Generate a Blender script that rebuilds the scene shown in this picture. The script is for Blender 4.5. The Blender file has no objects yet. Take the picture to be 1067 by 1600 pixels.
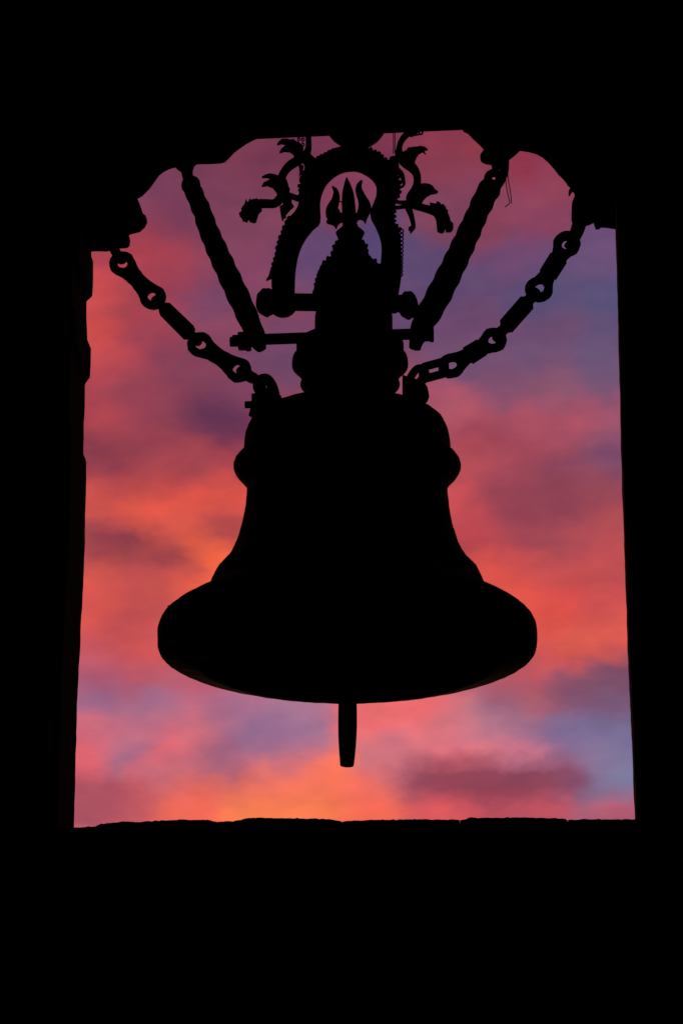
import bpy, bmesh, math, random
import numpy as np
from mathutils import Vector, Matrix
from mathutils.geometry import tessellate_polygon
R = math.radians
sc = bpy.context.scene
col = sc.collection
random.seed(7)

# ------------------------------------------------------------------ camera
PSI, THETA, DIST, EYE = R(4.5), R(20.0), 12.2, 1.6
FPX = 4800.0                                   # focal length for a picture 1600 high
CAM = Vector((DIST*math.sin(PSI), -DIST*math.cos(PSI), EYE))
cam = bpy.data.objects.new('camera', bpy.data.cameras.new('camera'))
col.objects.link(cam); sc.camera = cam
cam.location = CAM
cam.rotation_euler = (R(90)+THETA, 0, PSI)
cam.data.sensor_fit = 'VERTICAL'; cam.data.sensor_height = 36
cam.data.lens = 36*FPX/1600
cam.data.clip_start = .05; cam.data.clip_end = 5000
FW = Vector((-math.sin(PSI)*math.cos(THETA), math.cos(PSI)*math.cos(THETA), math.sin(THETA)))
RT = Vector((math.cos(PSI), math.sin(PSI), 0))
UP = RT.cross(FW)
def ray(px, py):
    return FW*FPX + RT*(px-533.5) + UP*(800-py)
def T(px, py, Y=0.0):
    """point of the place that stands in the vertical plane Y, from a survey of the photograph"""
    d = ray(px, py); t = (Y-CAM.y)/d.y
    return CAM + d*t
def azel(px, py):
    d = ray(px, py).normalized()
    return math.degrees(math.atan2(d.x, d.y)), math.degrees(math.asin(d.z))
PXM = 1/375.0                                   # metres per pixel near the bell

# ------------------------------------------------------------------ sky
SKY = [(400,235,120,58,82),(450,235,115,55,80),(510,225,122,57,84),(600,215,125,54,80),(680,215,135,56,78),(725,215,142,58,75),
(820,250,146,55,75),(860,290,140,64,88),(250,290,122,64,92),(300,270,118,60,86),(230,325,130,65,92),(330,300,120,62,88),(350,350,125,65,92),(240,350,142,62,85),
(290,340,122,62,90),(420,350,125,66,92),(400,420,130,68,98),(430,300,122,62,86),(480,400,100,70,110),(540,300,130,62,90),(600,380,90,72,115),(660,400,92,72,112),
(640,480,100,72,110),(700,250,136,60,80),(740,300,130,65,90),(690,340,125,66,92),(840,340,140,68,95),(770,360,142,68,90),(800,400,108,72,112),(900,420,105,80,118),
(940,390,110,80,120),(940,460,90,82,122),(860,460,90,80,118),(740,440,98,74,112),(880,500,112,78,112),(940,540,102,82,118),(720,500,108,72,108),
(155,400,165,65,80),(150,450,205,78,80),(150,510,210,80,76),(205,390,175,65,78),(250,400,160,64,80),(280,430,162,65,84),(180,560,182,72,82),(190,480,175,70,80),(240,520,156,66,85),
(330,460,118,70,104),(350,430,125,68,98),(220,600,150,68,86),(340,520,132,68,95),(290,570,135,66,90),(255,650,140,64,82),(320,640,104,54,82),(350,660,108,54,85),(270,620,146,67,86),(215,620,155,68,85),(300,605,126,64,88),(370,600,125,66,95),
(430,560,112,70,102),(160,650,170,68,80),(220,680,150,64,80),(160,715,142,62,77),(190,710,150,65,78),(300,715,158,68,80),(250,715,162,68,80),(360,720,172,70,80),(180,760,178,72,78),(250,760,192,75,76),
(350,780,212,80,72),(150,795,215,85,76),(250,820,228,90,74),(200,800,205,82,76),(348,820,168,72,78),(320,820,205,84,76),(145,830,175,78,80),(150,855,145,62,75),(200,852,152,66,75),(245,858,165,70,75),(295,875,185,76,74),(250,835,200,85,76),
(320,862,236,100,70),(345,885,240,102,66),(335,850,232,94,70),(230,800,225,88,72),(300,790,222,86,72),(310,905,232,94,70),(280,900,205,84,75),(150,895,215,88,78),(200,915,200,82,80),(240,895,178,76,78),(150,950,215,85,80),(200,980,196,80,82),
(230,1010,206,85,85),(160,1020,206,85,88),(150,1050,172,90,115),(220,1060,190,88,102),(300,1075,190,92,112),(150,1090,156,105,138),(250,1100,160,110,142),(350,1110,168,110,140),
(400,1150,152,108,146),(460,1130,165,115,145),(440,1170,150,106,140),(140,1140,208,105,122),(220,1150,190,110,132),(310,1130,206,110,125),(130,1190,222,100,112),(200,1180,156,105,135),(250,1165,225,105,116),
(260,1210,192,105,120),(350,1190,165,100,126),(150,1240,165,80,96),(210,1240,190,86,96),(300,1250,236,105,90),(380,1230,242,115,95),(440,1200,240,118,108),(450,1240,246,118,88),(400,1268,250,126,82),
(300,1275,240,105,85),(500,1268,250,122,82),(520,1220,255,120,90),(580,1230,242,110,95),(570,1268,250,108,85),(600,1180,212,120,130),(580,1120,238,110,110),(660,1110,232,105,110),(700,1130,205,115,125),(650,1160,228,120,130),
(740,1140,180,118,140),(720,1170,238,120,130),(800,1170,198,120,145),(635,1210,175,95,112),(690,1210,165,75,92),(740,1205,150,72,90),(800,1220,140,68,88),(870,1220,132,74,98),(760,1250,185,78,94),(900,1200,160,110,150),
(930,1180,142,120,155),(960,1225,116,122,160),(930,1240,122,112,146),(960,1268,170,85,108),(700,1265,225,90,95),(850,1262,195,85,100),(900,1140,122,106,146),(950,1150,115,112,152),(800,1120,150,105,130),
(820,1085,175,85,100),(900,1080,135,80,105),(950,1100,120,90,122),(960,1050,122,75,100),(860,1030,200,85,90),(900,1008,228,95,80),(960,990,218,90,80),(850,980,226,86,75),(870,940,222,80,75),(940,940,202,80,80),
(800,900,218,82,75),(840,890,196,80,82),(940,890,190,78,82),(770,880,208,80,78),(740,840,192,72,80),(800,840,160,70,85),(880,830,160,72,85),(940,830,180,78,85),(720,780,198,78,85),(800,780,150,68,85),
(880,780,145,68,85),(940,770,160,75,88),(730,720,182,78,88),(800,720,162,72,88),(880,730,150,72,90),(950,715,122,75,105),(740,680,162,70,85),(820,660,166,78,98),(900,650,170,80,100),(950,640,156,85,110),
(720,640,172,85,105),(780,600,125,80,110),(860,600,138,85,110),(940,590,112,85,118),(740,560,110,78,112),(830,560,110,80,115),
(440,760,200,80,80),(540,760,190,78,82),(640,760,190,78,82),(540,900,225,90,78),(540,1020,200,88,92),(450,1020,200,88,92),(640,1020,200,88,92)]
def lin(c):
    c = c/255.0
    return c/12.92 if c <= .04045 else ((c+.055)/1.055)**2.4
pts = np.array([azel(p[0], p[1]) for p in SKY])
cols = np.array([[lin(v) for v in p[2:]] for p in SKY])
el_mid = 19.0
STROKES = [(150,857,200,848,10,.95,132,58,73),(200,848,250,860,10,.95,135,60,73),(250,860,300,880,9,.85,142,62,74),(300,880,325,896,10,.6,150,66,74),(145,836,195,820,8,.6,150,65,78),
(335,815,362,822,14,.75,150,64,76),(140,715,190,714,14,.7,120,56,76),(290,635,350,655,28,.35,92,50,82),(345,690,375,700,18,.5,105,52,78),(200,792,380,768,18,.5,230,88,72),(325,862,348,892,18,.6,246,104,64),
(200,1214,262,1166,10,.85,235,108,112),(258,1166,282,1176,9,.7,225,105,114),(270,1150,305,1130,12,.5,210,112,125),(185,1196,232,1162,14,.6,150,104,138),(330,1190,372,1202,22,.6,152,95,120),(125,1178,155,1196,16,.6,230,102,108),
(150,1225,200,1250,22,.5,160,78,94),(870,726,960,706,10,.7,118,70,102),(790,752,870,728,13,.5,140,66,90),(750,772,900,800,22,.6,145,66,84),(760,892,850,965,24,.6,228,86,70),(850,1030,975,1014,10,.7,218,86,78),
(870,1085,970,1070,26,.6,125,80,105),(820,1137,970,1150,15,.6,122,106,150),(700,1160,860,1175,9,.7,224,118,130),(655,1222,900,1214,25,.95,134,64,84),(640,1240,760,1244,10,.5,150,68,86),(740,1245,860,1240,12,.5,150,66,86),(820,1205,885,1200,14,.7,128,66,88),
(885,1232,915,1246,16,.6,125,76,108),(942,1195,985,1232,24,.5,116,120,156),(640,1269,985,1270,9,.6,206,85,92),(365,1272,535,1274,20,.6,250,128,80),(400,1140,475,1142,22,.6,150,110,150),(600,1150,640,1172,14,.4,190,110,135),
(150,1085,340,1098,12,.5,155,104,140),(640,440,700,470,26,.5,92,74,114),(470,380,490,420,14,.5,92,70,114),(860,450,935,480,30,.4,88,80,120),(440,690,380,740,20,.4,190,76,76),(140,440,145,560,16,.5,215,82,76)]
sk = [(*azel(q[0],q[1]), *azel(q[2],q[3]), q[4]/84., q[5], np.array([lin(v) for v in q[6:]])) for q in STROKES]
def clouds_row(a, e):
    """cloud colours for the azimuths a (array) at elevation e"""
    d2 = ((pts[None,:,0]-a[:,None])/1.0)**2 + ((pts[None,:,1]-e)/.72)**2
    w = np.exp(-d2/(2*.31**2)) + 1e-3*np.exp(-d2/(2*1.6**2)) + 1e-7/(1+d2)
    c = (w @ cols)/w.sum(1)[:,None]
    for x0,y0,x1,y1,w_,s_,cc in sk:
        dx, dy = x1-x0, y1-y0
        t = np.clip(((a-x0)*dx+(e-y0)*dy)/(dx*dx+dy*dy), 0, 1)
        al = (.72*s_*np.exp(-((a-x0-t*dx)**2+(e-y0-t*dy)**2)/(w_*w_)))[:,None]
        c = c*(1-al)+cc*al
    return c
world = bpy.data.worlds.new('World'); world.use_nodes = True
nt = world.node_tree; nt.nodes.clear()
LINKS = []
def later(a, b): LINKS.append((a, b))      # all links are made at the end: editing ramps in a linked tree is slow
def N(t, **kw):
    n = nt.nodes.new(t)
    for k, v in kw.items(): setattr(n, k, v)
    return n
def math_(op, a, b=None, c=None):
    n = N('ShaderNodeMath', operation=op)
    for i, v in enumerate((a, b, c)):
        if v is None: continue
        if isinstance(v, (int, float)): n.inputs[i].default_value = v
        else: later(v, n.inputs[i])
    return n.outputs[0]
def mrange(v, a, b, c=0., d=1., smooth=False):
    n = N('ShaderNodeMapRange', clamp=True)
    n.interpolation_type = 'SMOOTHSTEP' if smooth else 'LINEAR'
    later(v, n.inputs['Value'])
    for k, x in zip(('From Min','From Max','To Min','To Max'), (a,b,c,d)): n.inputs[k].default_value = x
    return n.outputs[0]
def mixc(f, a, b, bt='MIX'):
    n = N('ShaderNodeMix', data_type='RGBA', blend_type=bt)
    for s, v in ((n.inputs[0], f), (n.inputs[6], a), (n.inputs[7], b)):
        if isinstance(v, (int, float)): s.default_value = v
        elif isinstance(v, tuple): s.default_value = (*v, 1)
        else: later(v, s)
    return n.outputs[2]
def noise(vec, scale, detail=4, rough=.5, off=(0,0,0), stretch=(1,1,1)):
    m = N('ShaderNodeMapping'); later(vec, m.inputs[0])
    m.inputs['Location'].default_value = off; m.inputs['Scale'].default_value = stretch
    n = N('ShaderNodeTexNoise'); later(m.outputs[0], n.inputs['Vector'])
    n.inputs['Scale'].default_value = scale; n.inputs['Detail'].default_value = detail; n.inputs['Roughness'].default_value = rough
    return n.outputs[0]
tc = N('ShaderNodeTexCoord')
sep = N('ShaderNodeSeparateXYZ'); later(tc.outputs['Generated'], sep.inputs[0])
vx, vy, vz = sep.outputs
az = math_('MULTIPLY', math_('ARCTAN2', vx, vy), 180/math.pi)
el = math_('MULTIPLY', math_('ARCSINE', vz), 180/math.pi)
comb = N('ShaderNodeCombineXYZ'); later(az, comb.inputs[0]); later(el, comb.inputs[1])
ae = comb.outputs[0]
# the air bends the cloud edges: warp the direction a little
def centred(s, k): return math_('MULTIPLY', math_('SUBTRACT', s, .5), k)
w1 = math_('ADD', centred(noise(ae, .9, 4, .55, (3,9,0), (1,1.5,1)), .62), centred(noise(ae, 2.6, 4, .55, (13,5,2), (1,1.3,1)), .40))
w2 = math_('ADD', centred(noise(ae, .9, 4, .55, (31,-4,5), (1,1.5,1)), .45), centred(noise(ae, 2.6, 4, .55, (7,-21,8), (1,1.3,1)), .30))
waz = math_('ADD', az, w1); wel = math_('ADD', el, w2)
A0, A1 = azel(60,800)[0]-.6, azel(1010,800)[0]+.6
rows = list(np.linspace(azel(533,1330)[1], azel(533,150)[1], 60))
AM = (A0+A1)/2
K = 32
fl, fr = mrange(waz, A0, AM+.6), mrange(waz, AM-.6, A1)
def row_group(e):
    """one height of the cloud sheet: two colour ramps along the azimuth, joined in the middle"""
    g_ = bpy.data.node_groups.new('cloud_row', 'ShaderNodeTree')
    for nm in ('left', 'right', 'join'): g_.interface.new_socket(nm, in_out='INPUT', socket_type='NodeSocketFloat')
    g_.interface.new_socket('colour', in_out='OUTPUT', socket_type='NodeSocketColor')
    gi = g_.nodes.new('NodeGroupInput'); go = g_.nodes.new('NodeGroupOutput')
    rps = []
    for j, (a0, a1) in enumerate(((A0, AM+.6), (AM-.6, A1))):
        rp = g_.nodes.new('ShaderNodeValToRGB'); rp.color_ramp.interpolation = 'B_SPLINE'
        els = rp.color_ramp.elements
        while len(els) < K: els.new(.5)
        cr = clouds_row(np.linspace(a0, a1, K), e)
        for k in range(K): els[k].position = k/(K-1)
        for k in range(K): els[k].color = (*cr[k], 1)
        rps.append(rp)
    mx = g_.nodes.new('ShaderNodeMix'); mx.data_type = 'RGBA'
    for j in (0, 1):
        g_.links.new(gi.outputs[j], rps[j].inputs[0]); g_.links.new(rps[j].outputs[0], mx.inputs[6+j])
    g_.links.new(gi.outputs[2], mx.inputs[0]); g_.links.new(mx.outputs[2], go.inputs[0])
    return g_
groups_ = [row_group(e) for e in rows]
fj = mrange(waz, AM-.25, AM+.25, smooth=True)
acc = None
for i, e in enumerate(rows):
    n = N('ShaderNodeGroup'); n.node_tree = groups_[i]
    for j, f_ in enumerate((fl, fr, fj)): later(f_, n.inputs[j])
    acc = n.outputs[0] if acc is None else mixc(mrange(wel, rows[i-1], e), acc, n.outputs[0])
# streaks and soft mottling in the cloud sheet
st = noise(ae, .6, 5, .5, (11,2,7), (1,2.0,1))
mo = noise(ae, 1.9, 3, .45, (5,-8,1), (1,1.4,1))
k1 = mrange(st, .3, .7, .91, 1.09)
k2 = mrange(mo, .3, .7, .965, 1.035)
rot = N('ShaderNodeMapping'); later(ae, rot.inputs[0]); rot.inputs['Rotation'].default_value = (0,0,R(-8))
wi = noise(rot.outputs[0], 1.0, 4, .5, (4,17,3), (1,2.4,1))
k3 = mrange(wi, .34, .66, .95, 1.05)
k = math_('MULTIPLY', math_('MULTIPLY', k1, k2), k3)
kc = N('ShaderNodeCombineXYZ')
later(math_('POWER', k, 1.15), kc.inputs[0]); later(math_('POWER', k, .9), kc.inputs[1]); later(math_('POWER', k, .45), kc.inputs[2])
view = mixc(1., acc, kc.outputs[0], 'MULTIPLY')
# the rest of the sky: clear dusk (Nishita) under the same pink cloud sheet, darker away from the sunset
SUN_AZ, SUN_EL = R(-5.5), R(1.0)
ns = N('ShaderNodeTexSky', sky_type='NISHITA'); ns.sun_disc = False
ns.sun_elevation = SUN_EL; ns.sun_rotation = SUN_AZ
clear = mixc(1., ns.outputs[0], (.05,.05,.05), 'MULTIPLY')
dn = N('ShaderNodeVectorMath', operation='DOT_PRODUCT'); later(tc.outputs['Generated'], dn.inputs[0])
dn.inputs[1].default_value = (math.sin(SUN_AZ), math.cos(SUN_AZ), 0)
ang = math_('MULTIPLY', math_('ARCCOSINE', dn.outputs['Value']), 180/math.pi)
glow = math_('EXPONENT', math_('MULTIPLY', ang, -1/15.))
gr = N('ShaderNodeValToRGB')
for p_, c_ in ((.0,(.003,.003,.008)),(.02,(.01,.007,.014)),(.15,(.12,.045,.08)),(.5,(.55,.11,.09)),(1.,(1.,.3,.08))):
    if p_ in (0.,1.): e_ = gr.color_ramp.elements[int(p_)]
    else: e_ = gr.color_ramp.elements.new(p_)
    e_.color = (*c_,1); e_.position = p_
later(glow, gr.inputs[0])
dim = math_('ADD', math_('MULTIPLY', glow, .25), .01)
dimc = N('ShaderNodeCombineXYZ')
for i in range(3): later(dim, dimc.inputs[i])
clear = mixc(1., clear, dimc.outputs[0], 'MULTIPLY')
cl = noise(tc.outputs['Generated'], 3.2, 7, .58, (1,2,3), (1,1,3.2))
rest = mixc(1., mixc(mrange(cl, .35, .65, .55, 1.), clear, gr.outputs[0]), clear, 'ADD')
caz, cel = azel(548, 770)
da = mrange(math_('ABSOLUTE', math_('SUBTRACT', az, caz)), 5.7, 16, 1, 0, True)
db = mrange(math_('ABSOLUTE', math_('SUBTRACT', el, cel)), 7.0, 18, 1, 0, True)
final = mixc(math_('MULTIPLY', da, db), rest, view)
bg = N('ShaderNodeBackground'); later(final, bg.inputs[0]); bg.inputs[1].default_value = 1.0
wo = N('ShaderNodeOutputWorld'); later(bg.outputs[0], wo.inputs[0])
for a_, b_ in LINKS: nt.links.new(a_, b_)
sc.world = world
# sun: almost set, straight behind the gate and veiled by cloud
sun = bpy.data.objects.new('sun', bpy.data.lights.new('sun', 'SUN')); col.objects.link(sun)
sun.data.energy = .05; sun.data.angle = R(2.0); sun.data.color = (1., .5, .3)
sd = Vector((math.sin(SUN_AZ)*math.cos(SUN_EL), math.cos(SUN_AZ)*math.cos(SUN_EL), math.sin(SUN_EL)))
sun.rotation_euler = sd.to_track_quat('Z', 'Y').to_euler()
sc.view_settings.view_transform = 'Standard'; sc.view_settings.look = 'None'
sc.view_settings.gamma = 1; sc.view_settings.exposure = 0; sc.view_settings.use_curve_mapping = False

# ------------------------------------------------------------------ materials
def mat(name, c1, c2, scale=12, rough=.8, spec=.12, bump=.3, metal=0.):
    m = bpy.data.materials.new(name); m.use_nodes = True
    t = m.node_tree; b = t.nodes['Principled BSDF']
    tcn = t.nodes.new('ShaderNodeTexCoord')
    n = t.nodes.new('ShaderNodeTexNoise'); n.inputs['Scale'].default_value = scale; n.inputs['Detail'].default_value = 8; n.inputs['Roughness'].default_value = .65
    t.links.new(tcn.outputs['Object'], n.inputs['Vector'])
    r = t.nodes.new('ShaderNodeValToRGB'); r.color_ramp.elements[0].position = .35; r.color_ramp.elements[1].position = .68
    r.color_ramp.elements[0].color = (*c1,1); r.color_ramp.elements[1].color = (*c2,1)
    t.links.new(n.outputs[0], r.inputs[0]); t.links.new(r.outputs[0], b.inputs['Base Color'])
    n2 = t.nodes.new('ShaderNodeTexNoise'); n2.inputs['Scale'].default_value = scale*4; n2.inputs['Detail'].default_value = 6
    t.links.new(tcn.outputs['Object'], n2.inputs['Vector'])
    bp = t.nodes.new('ShaderNodeBump'); bp.inputs['Strength'].default_value = bump; bp.inputs['Distance'].default_value = .004
    t.links.new(n2.outputs[0], bp.inputs['Height']); t.links.new(bp.outputs[0], b.inputs['Normal'])
    b.inputs['Roughness'].default_value = rough; b.inputs['Specular IOR Level'].default_value = spec; b.inputs['Metallic'].default_value = metal
    return m
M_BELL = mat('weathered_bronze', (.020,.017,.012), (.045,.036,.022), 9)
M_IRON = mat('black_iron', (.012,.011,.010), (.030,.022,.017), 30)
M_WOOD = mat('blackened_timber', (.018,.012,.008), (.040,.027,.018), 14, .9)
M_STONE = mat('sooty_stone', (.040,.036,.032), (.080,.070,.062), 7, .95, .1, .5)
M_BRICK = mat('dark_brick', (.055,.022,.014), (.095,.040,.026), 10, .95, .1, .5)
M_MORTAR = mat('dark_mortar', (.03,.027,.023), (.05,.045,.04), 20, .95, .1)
M_EARTH = mat('paving_dust', (.06,.052,.045), (.11,.095,.08), .6, .95, .1)

# ------------------------------------------------------------------ helpers
def link(name, me, m, parent=None, base=None):
    o = bpy.data.objects.new(name, me); col.objects.link(o)
    if m: me.materials.clear(); me.materials.append(m)
    if parent: o.parent = parent; o.location = -parent.location
    return o
def thing(name, loc, label, cat, group=None):
    o = bpy.data.objects.new(name, None); col.objects.link(o); o.location = loc; o.empty_display_size = .1
    o['label'] = label; o['category'] = cat
    if group: o['group'] = group
    return o
def sub(o, parent):
    """hang a part under a part that is itself placed at minus the thing's base"""
    o.parent = parent; o.location = (0,0,0); return o
def finish(bm, name, smooth=True, angle=35):
    bmesh.ops.recalc_face_normals(bm, faces=bm.faces)
    me = bpy.data.meshes.new(name); bm.to_mesh(me); bm.free()
    if smooth:
        me.polygons.foreach_set('use_smooth', [True]*len(me.polygons))
        try: me.set_sharp_from_angle(angle=R(angle))
        except Exception: pass
    return me
def smooth_path(p, n=6, closed=False):
    """Catmull-Rom through the tuples p"""
    p = [np.array(q, float) for q in p]; out = []
    L = len(p); rng = range(L) if closed else range(L-1)
    for i in rng:
        if closed: a, b, c, d = p[i-1], p[i], p[(i+1) % L], p[(i+2) % L]
        else: a, b, c, d = p[max(i-1,0)], p[i], p[i+1], p[min(i+2,L-1)]
        for j in range(n):
            t = j/n
            out.append(.5*((2*b)+(-a+c)*t+(2*a-5*b+4*c-d)*t*t+(-a+3*b-3*c+d)*t**3))
    if not closed: out.append(p[-1])
    return out
def tube(path, radii, name, sides=12, squash=1., ripple=None, bm=None):
    """swept tube; path in metres; round caps"""
    own = bm is None
    if own: bm = bmesh.new()
    P = [Vector(q) for q in path]; n = len(P)
    rings = []; up = Vector((0,1,0)); prev = None
    L = 0
    # rounded ends
    for i in range(n):
        t = (P[min(i+1,n-1)]-P[max(i-1,0)]).normalized()
        if i: L += (P[i]-P[i-1]).length
        a = up - t*up.dot(t)
        if a.length < .05: a = Vector((1,0,0)) - t*t.x
        a.normalize(); b = t.cross(a)
        ring = []
        for k in range(sides):
            ph = 2*math.pi*k/sides
            r = radii[i]*(1 if ripple is None else ripple(ph, L))
            ring.append(bm.verts.new(P[i] + a*(math.cos(ph)*r*squash) + b*(math.sin(ph)*r)))
        rings.append(ring)
    for i in range(n-1):
        for k in range(sides):
            bm.faces.new((rings[i][k], rings[i][(k+1)%sides], rings[i+1][(k+1)%sides], rings[i+1][k]))
    for e, s in ((0,-1),(-1,1)):
        t = (P[e]-P[1 if e==0 else -2]).normalized()
        c = bm.verts.new(P[e]+t*radii[e]*.18)
        for k in range(sides):
            bm.faces.new((rings[e][k], rings[e][(k+1)%sides], c))
    return finish(bm, name) if own else None
def px_tube(spec, name, Y=0., sides=12, n=5, squash=1., ripple=None, cv=None):
    """spec: (px, py, radius px[, Y])"""
    s = [tuple(q) if len(q) == 4 else (*q, Y) for q in spec]
    if cv: s = [(*cv(q[0], q[1]), q[2]/cv.k, q[3]) for q in s]
    s = smooth_path(s, n)
    return tube([T(q[0], q[1], q[3]) for q in s], [max(q[2],.3)*PXM for q in s], name, sides, squash, ripple)
def plate(outline, Y, depth, name, bevel=.004, holes=(), jitter=0.):
    """outline in pixels traced in plane Y, real thickness depth (centred on Y), rounded edges"""
    cu = bpy.data.curves.new(name, 'CURVE'); cu.dimensions = '2D'; cu.fill_mode = 'BOTH'
    for loop in [outline]+list(holes):
        sp = cu.splines.new('POLY'); q = [T(x, y, Y) for x, y in loop]
        sp.points.add(len(q)-1)
        for s_, v in zip(sp.points, q): s_.co = (v.x, v.z, 0, 1)
        sp.use_cyclic_u = True
    cu.extrude = max(depth/2-bevel, .0005); cu.bevel_depth = bevel; cu.bevel_resolution = 2; cu.offset = -bevel
    ob = bpy.data.objects.new('tmp', cu); col.objects.link(ob)
    me = bpy.data.meshes.new_from_object(ob)
    bpy.data.objects.remove(ob); bpy.data.curves.remove(cu)
    me.transform(Matrix(((1,0,0,0),(0,0,-1,Y),(0,1,0,0),(0,0,0,1))))
    me.name = name
    return me
def slab(outline, Y0, Y1, name, bevel=.012, trace=None, rough=.0):
    """massive block: outline traced in plane `trace`, running from Y0 to Y1"""
    tr = Y1 if trace is None else trace
    bm = bmesh.new()
    q = [T(x, y, tr) if not isinstance(x, Vector) else x for x, y in outline]
    v = [bm.verts.new((p.x, tr, p.z)) for p in q]
    f = bm.faces.new(v)
    o2 = Y0 if tr == Y1 else Y1
    r = bmesh.ops.extrude_face_region(bm, geom=[f])
    bmesh.ops.translate(bm, verts=[g for g in r['geom'] if isinstance(g, bmesh.types.BMVert)], vec=(0, o2-tr, 0))
    return finish(bm, name, True, 30)
def box(bm, x0, x1, y0, y1, z0, z1, jit=0.):
    v = [bm.verts.new((x+random.uniform(-jit,jit), y+random.uniform(-jit,jit), z+random.uniform(-jit,jit))) for x in (x0,x1) for y in (y0,y1) for z in (z0,z1)]
    for f in ((0,1,3,2),(4,6,7,5),(0,4,5,1),(2,3,7,6),(0,2,6,4),(1,5,7,3)): bm.faces.new([v[i] for i in f])
def box_mesh(name, *a, bevel=.0, jit=0.):
    bm = bmesh.new(); box(bm, *a, jit=jit)
    if bevel: bmesh.ops.bevel(bm, geom=bm.edges[:]+bm.verts[:], offset=bevel, segments=2, affect='EDGES', profile=.5)
    return finish(bm, name)
def lathe(prof, cx, name, seg=96, Y=0., bm=None, wob=0.):
    """prof: (r, z) metres top to bottom"""
    own = bm is None
    if own: bm = bmesh.new()
    rings = []
    for r, z in prof:
        rings.append([bm.verts.new((cx+r*math.cos(2*math.pi*k/seg), Y+r*math.sin(2*math.pi*k/seg), z)) for k in range(seg)])
    for a, b in zip(rings, rings[1:]):
        for k in range(seg): bm.faces.new((a[k], a[(k+1)%seg], b[(k+1)%seg], b[k]))
    return finish(bm, name, True, 40) if own else None
from mathutils import noise as mnoise
def rough_up(o, amp, size):
    me = o.data
    new = [v_.co + v_.normal*amp*(mnoise.noise(v_.co/size)+.5*mnoise.noise(v_.co*2.3/size)) for v_ in me.vertices]
    me.vertices.foreach_set('co', [c_ for p_ in new for c_ in p_]); me.update()
    return o
def px_profile(pts_, cx):
    """(half width px, py) silhouette -> (w, v) metres"""
    return [(((T(cx+w, y)-T(cx-w, y)).length/2), T(cx, y).z) for w, y in pts_]
def unsilhouette(outline, cx, mouth=None, n=6):
    """true profile of a turned body from its outline as seen from below"""
    m = [tuple(q) for q in px_profile(outline, cx)]
    v = np.array([q[1] for q in m][::-1]); w = np.array([q[0] for q in m][::-1])
    vv = np.linspace(v[0]-.0, v[-1], 500); ww = np.interp(vv, v, w)
    zlo = vv[0] if mouth is None else T(cx, mouth).z
    out = []
    for z in np.linspace(vv[-1], zlo, 260):
        k = (z-EYE)/DIST
        if mouth is not None: k = k*(1-.06*min(1, max(0, (T(cx,960).z-z)/.08)))     # the far side of the mouth
        q = ww**2 + ((vv-z)/k)**2
        if mouth is None: out.append((math.sqrt(q.min()), z))
        else:
            out.append((math.sqrt(max(q.min(), 1e-8)), z))
    return out

# ================================================================== SETTING
g = bmesh.new()
for a in (-1500,1500):
    pass
vs = [g.verts.new(p) for p in ((-1500,-1500,0),(1500,-1500,0),(1500,1500,0),(-1500,1500,0))]
g.faces.new(vs)
gr_ = link('ground', finish(g, 'ground', False), M_EARTH); gr_['kind'] = 'structure'

# ---- plinth: tall stone podium with a worn coping
CY = -.40                                     # front face of the coping
base_z = T(533, 1281, CY).z
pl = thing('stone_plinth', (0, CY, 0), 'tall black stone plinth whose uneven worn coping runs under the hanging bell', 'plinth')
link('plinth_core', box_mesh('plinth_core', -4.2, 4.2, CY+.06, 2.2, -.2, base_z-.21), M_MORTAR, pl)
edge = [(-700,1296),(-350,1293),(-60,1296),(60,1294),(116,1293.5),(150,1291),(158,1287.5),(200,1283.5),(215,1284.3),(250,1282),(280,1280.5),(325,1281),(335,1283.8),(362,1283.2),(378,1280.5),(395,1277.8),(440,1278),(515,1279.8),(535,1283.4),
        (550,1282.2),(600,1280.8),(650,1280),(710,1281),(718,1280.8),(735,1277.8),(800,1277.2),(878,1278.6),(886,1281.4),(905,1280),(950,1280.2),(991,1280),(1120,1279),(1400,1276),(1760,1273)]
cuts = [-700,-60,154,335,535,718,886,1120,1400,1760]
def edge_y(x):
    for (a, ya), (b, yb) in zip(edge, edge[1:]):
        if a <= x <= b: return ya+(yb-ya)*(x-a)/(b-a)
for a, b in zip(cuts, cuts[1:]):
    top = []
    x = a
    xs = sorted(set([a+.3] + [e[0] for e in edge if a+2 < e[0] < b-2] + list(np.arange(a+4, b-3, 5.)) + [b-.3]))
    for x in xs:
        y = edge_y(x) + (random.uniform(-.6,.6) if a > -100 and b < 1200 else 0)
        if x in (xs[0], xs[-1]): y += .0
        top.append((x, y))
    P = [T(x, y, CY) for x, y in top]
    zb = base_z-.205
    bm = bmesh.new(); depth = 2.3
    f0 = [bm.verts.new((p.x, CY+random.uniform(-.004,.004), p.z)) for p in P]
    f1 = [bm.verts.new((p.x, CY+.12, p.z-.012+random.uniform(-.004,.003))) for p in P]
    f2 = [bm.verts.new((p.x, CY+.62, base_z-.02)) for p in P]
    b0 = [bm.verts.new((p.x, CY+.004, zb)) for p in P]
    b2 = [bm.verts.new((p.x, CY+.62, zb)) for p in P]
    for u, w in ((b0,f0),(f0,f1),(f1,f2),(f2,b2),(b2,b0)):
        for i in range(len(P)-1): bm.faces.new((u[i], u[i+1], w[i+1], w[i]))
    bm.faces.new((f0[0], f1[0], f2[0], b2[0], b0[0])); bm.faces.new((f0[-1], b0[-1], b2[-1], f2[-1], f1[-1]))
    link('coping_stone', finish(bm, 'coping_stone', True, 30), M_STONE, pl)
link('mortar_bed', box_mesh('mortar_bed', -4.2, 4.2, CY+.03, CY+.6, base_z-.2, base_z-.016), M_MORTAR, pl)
link('terrace', box_mesh('terrace', -4.2, 4.2, CY+.625, 2.2, base_z-.2, base_z-.03), M_STONE, pl)
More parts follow.
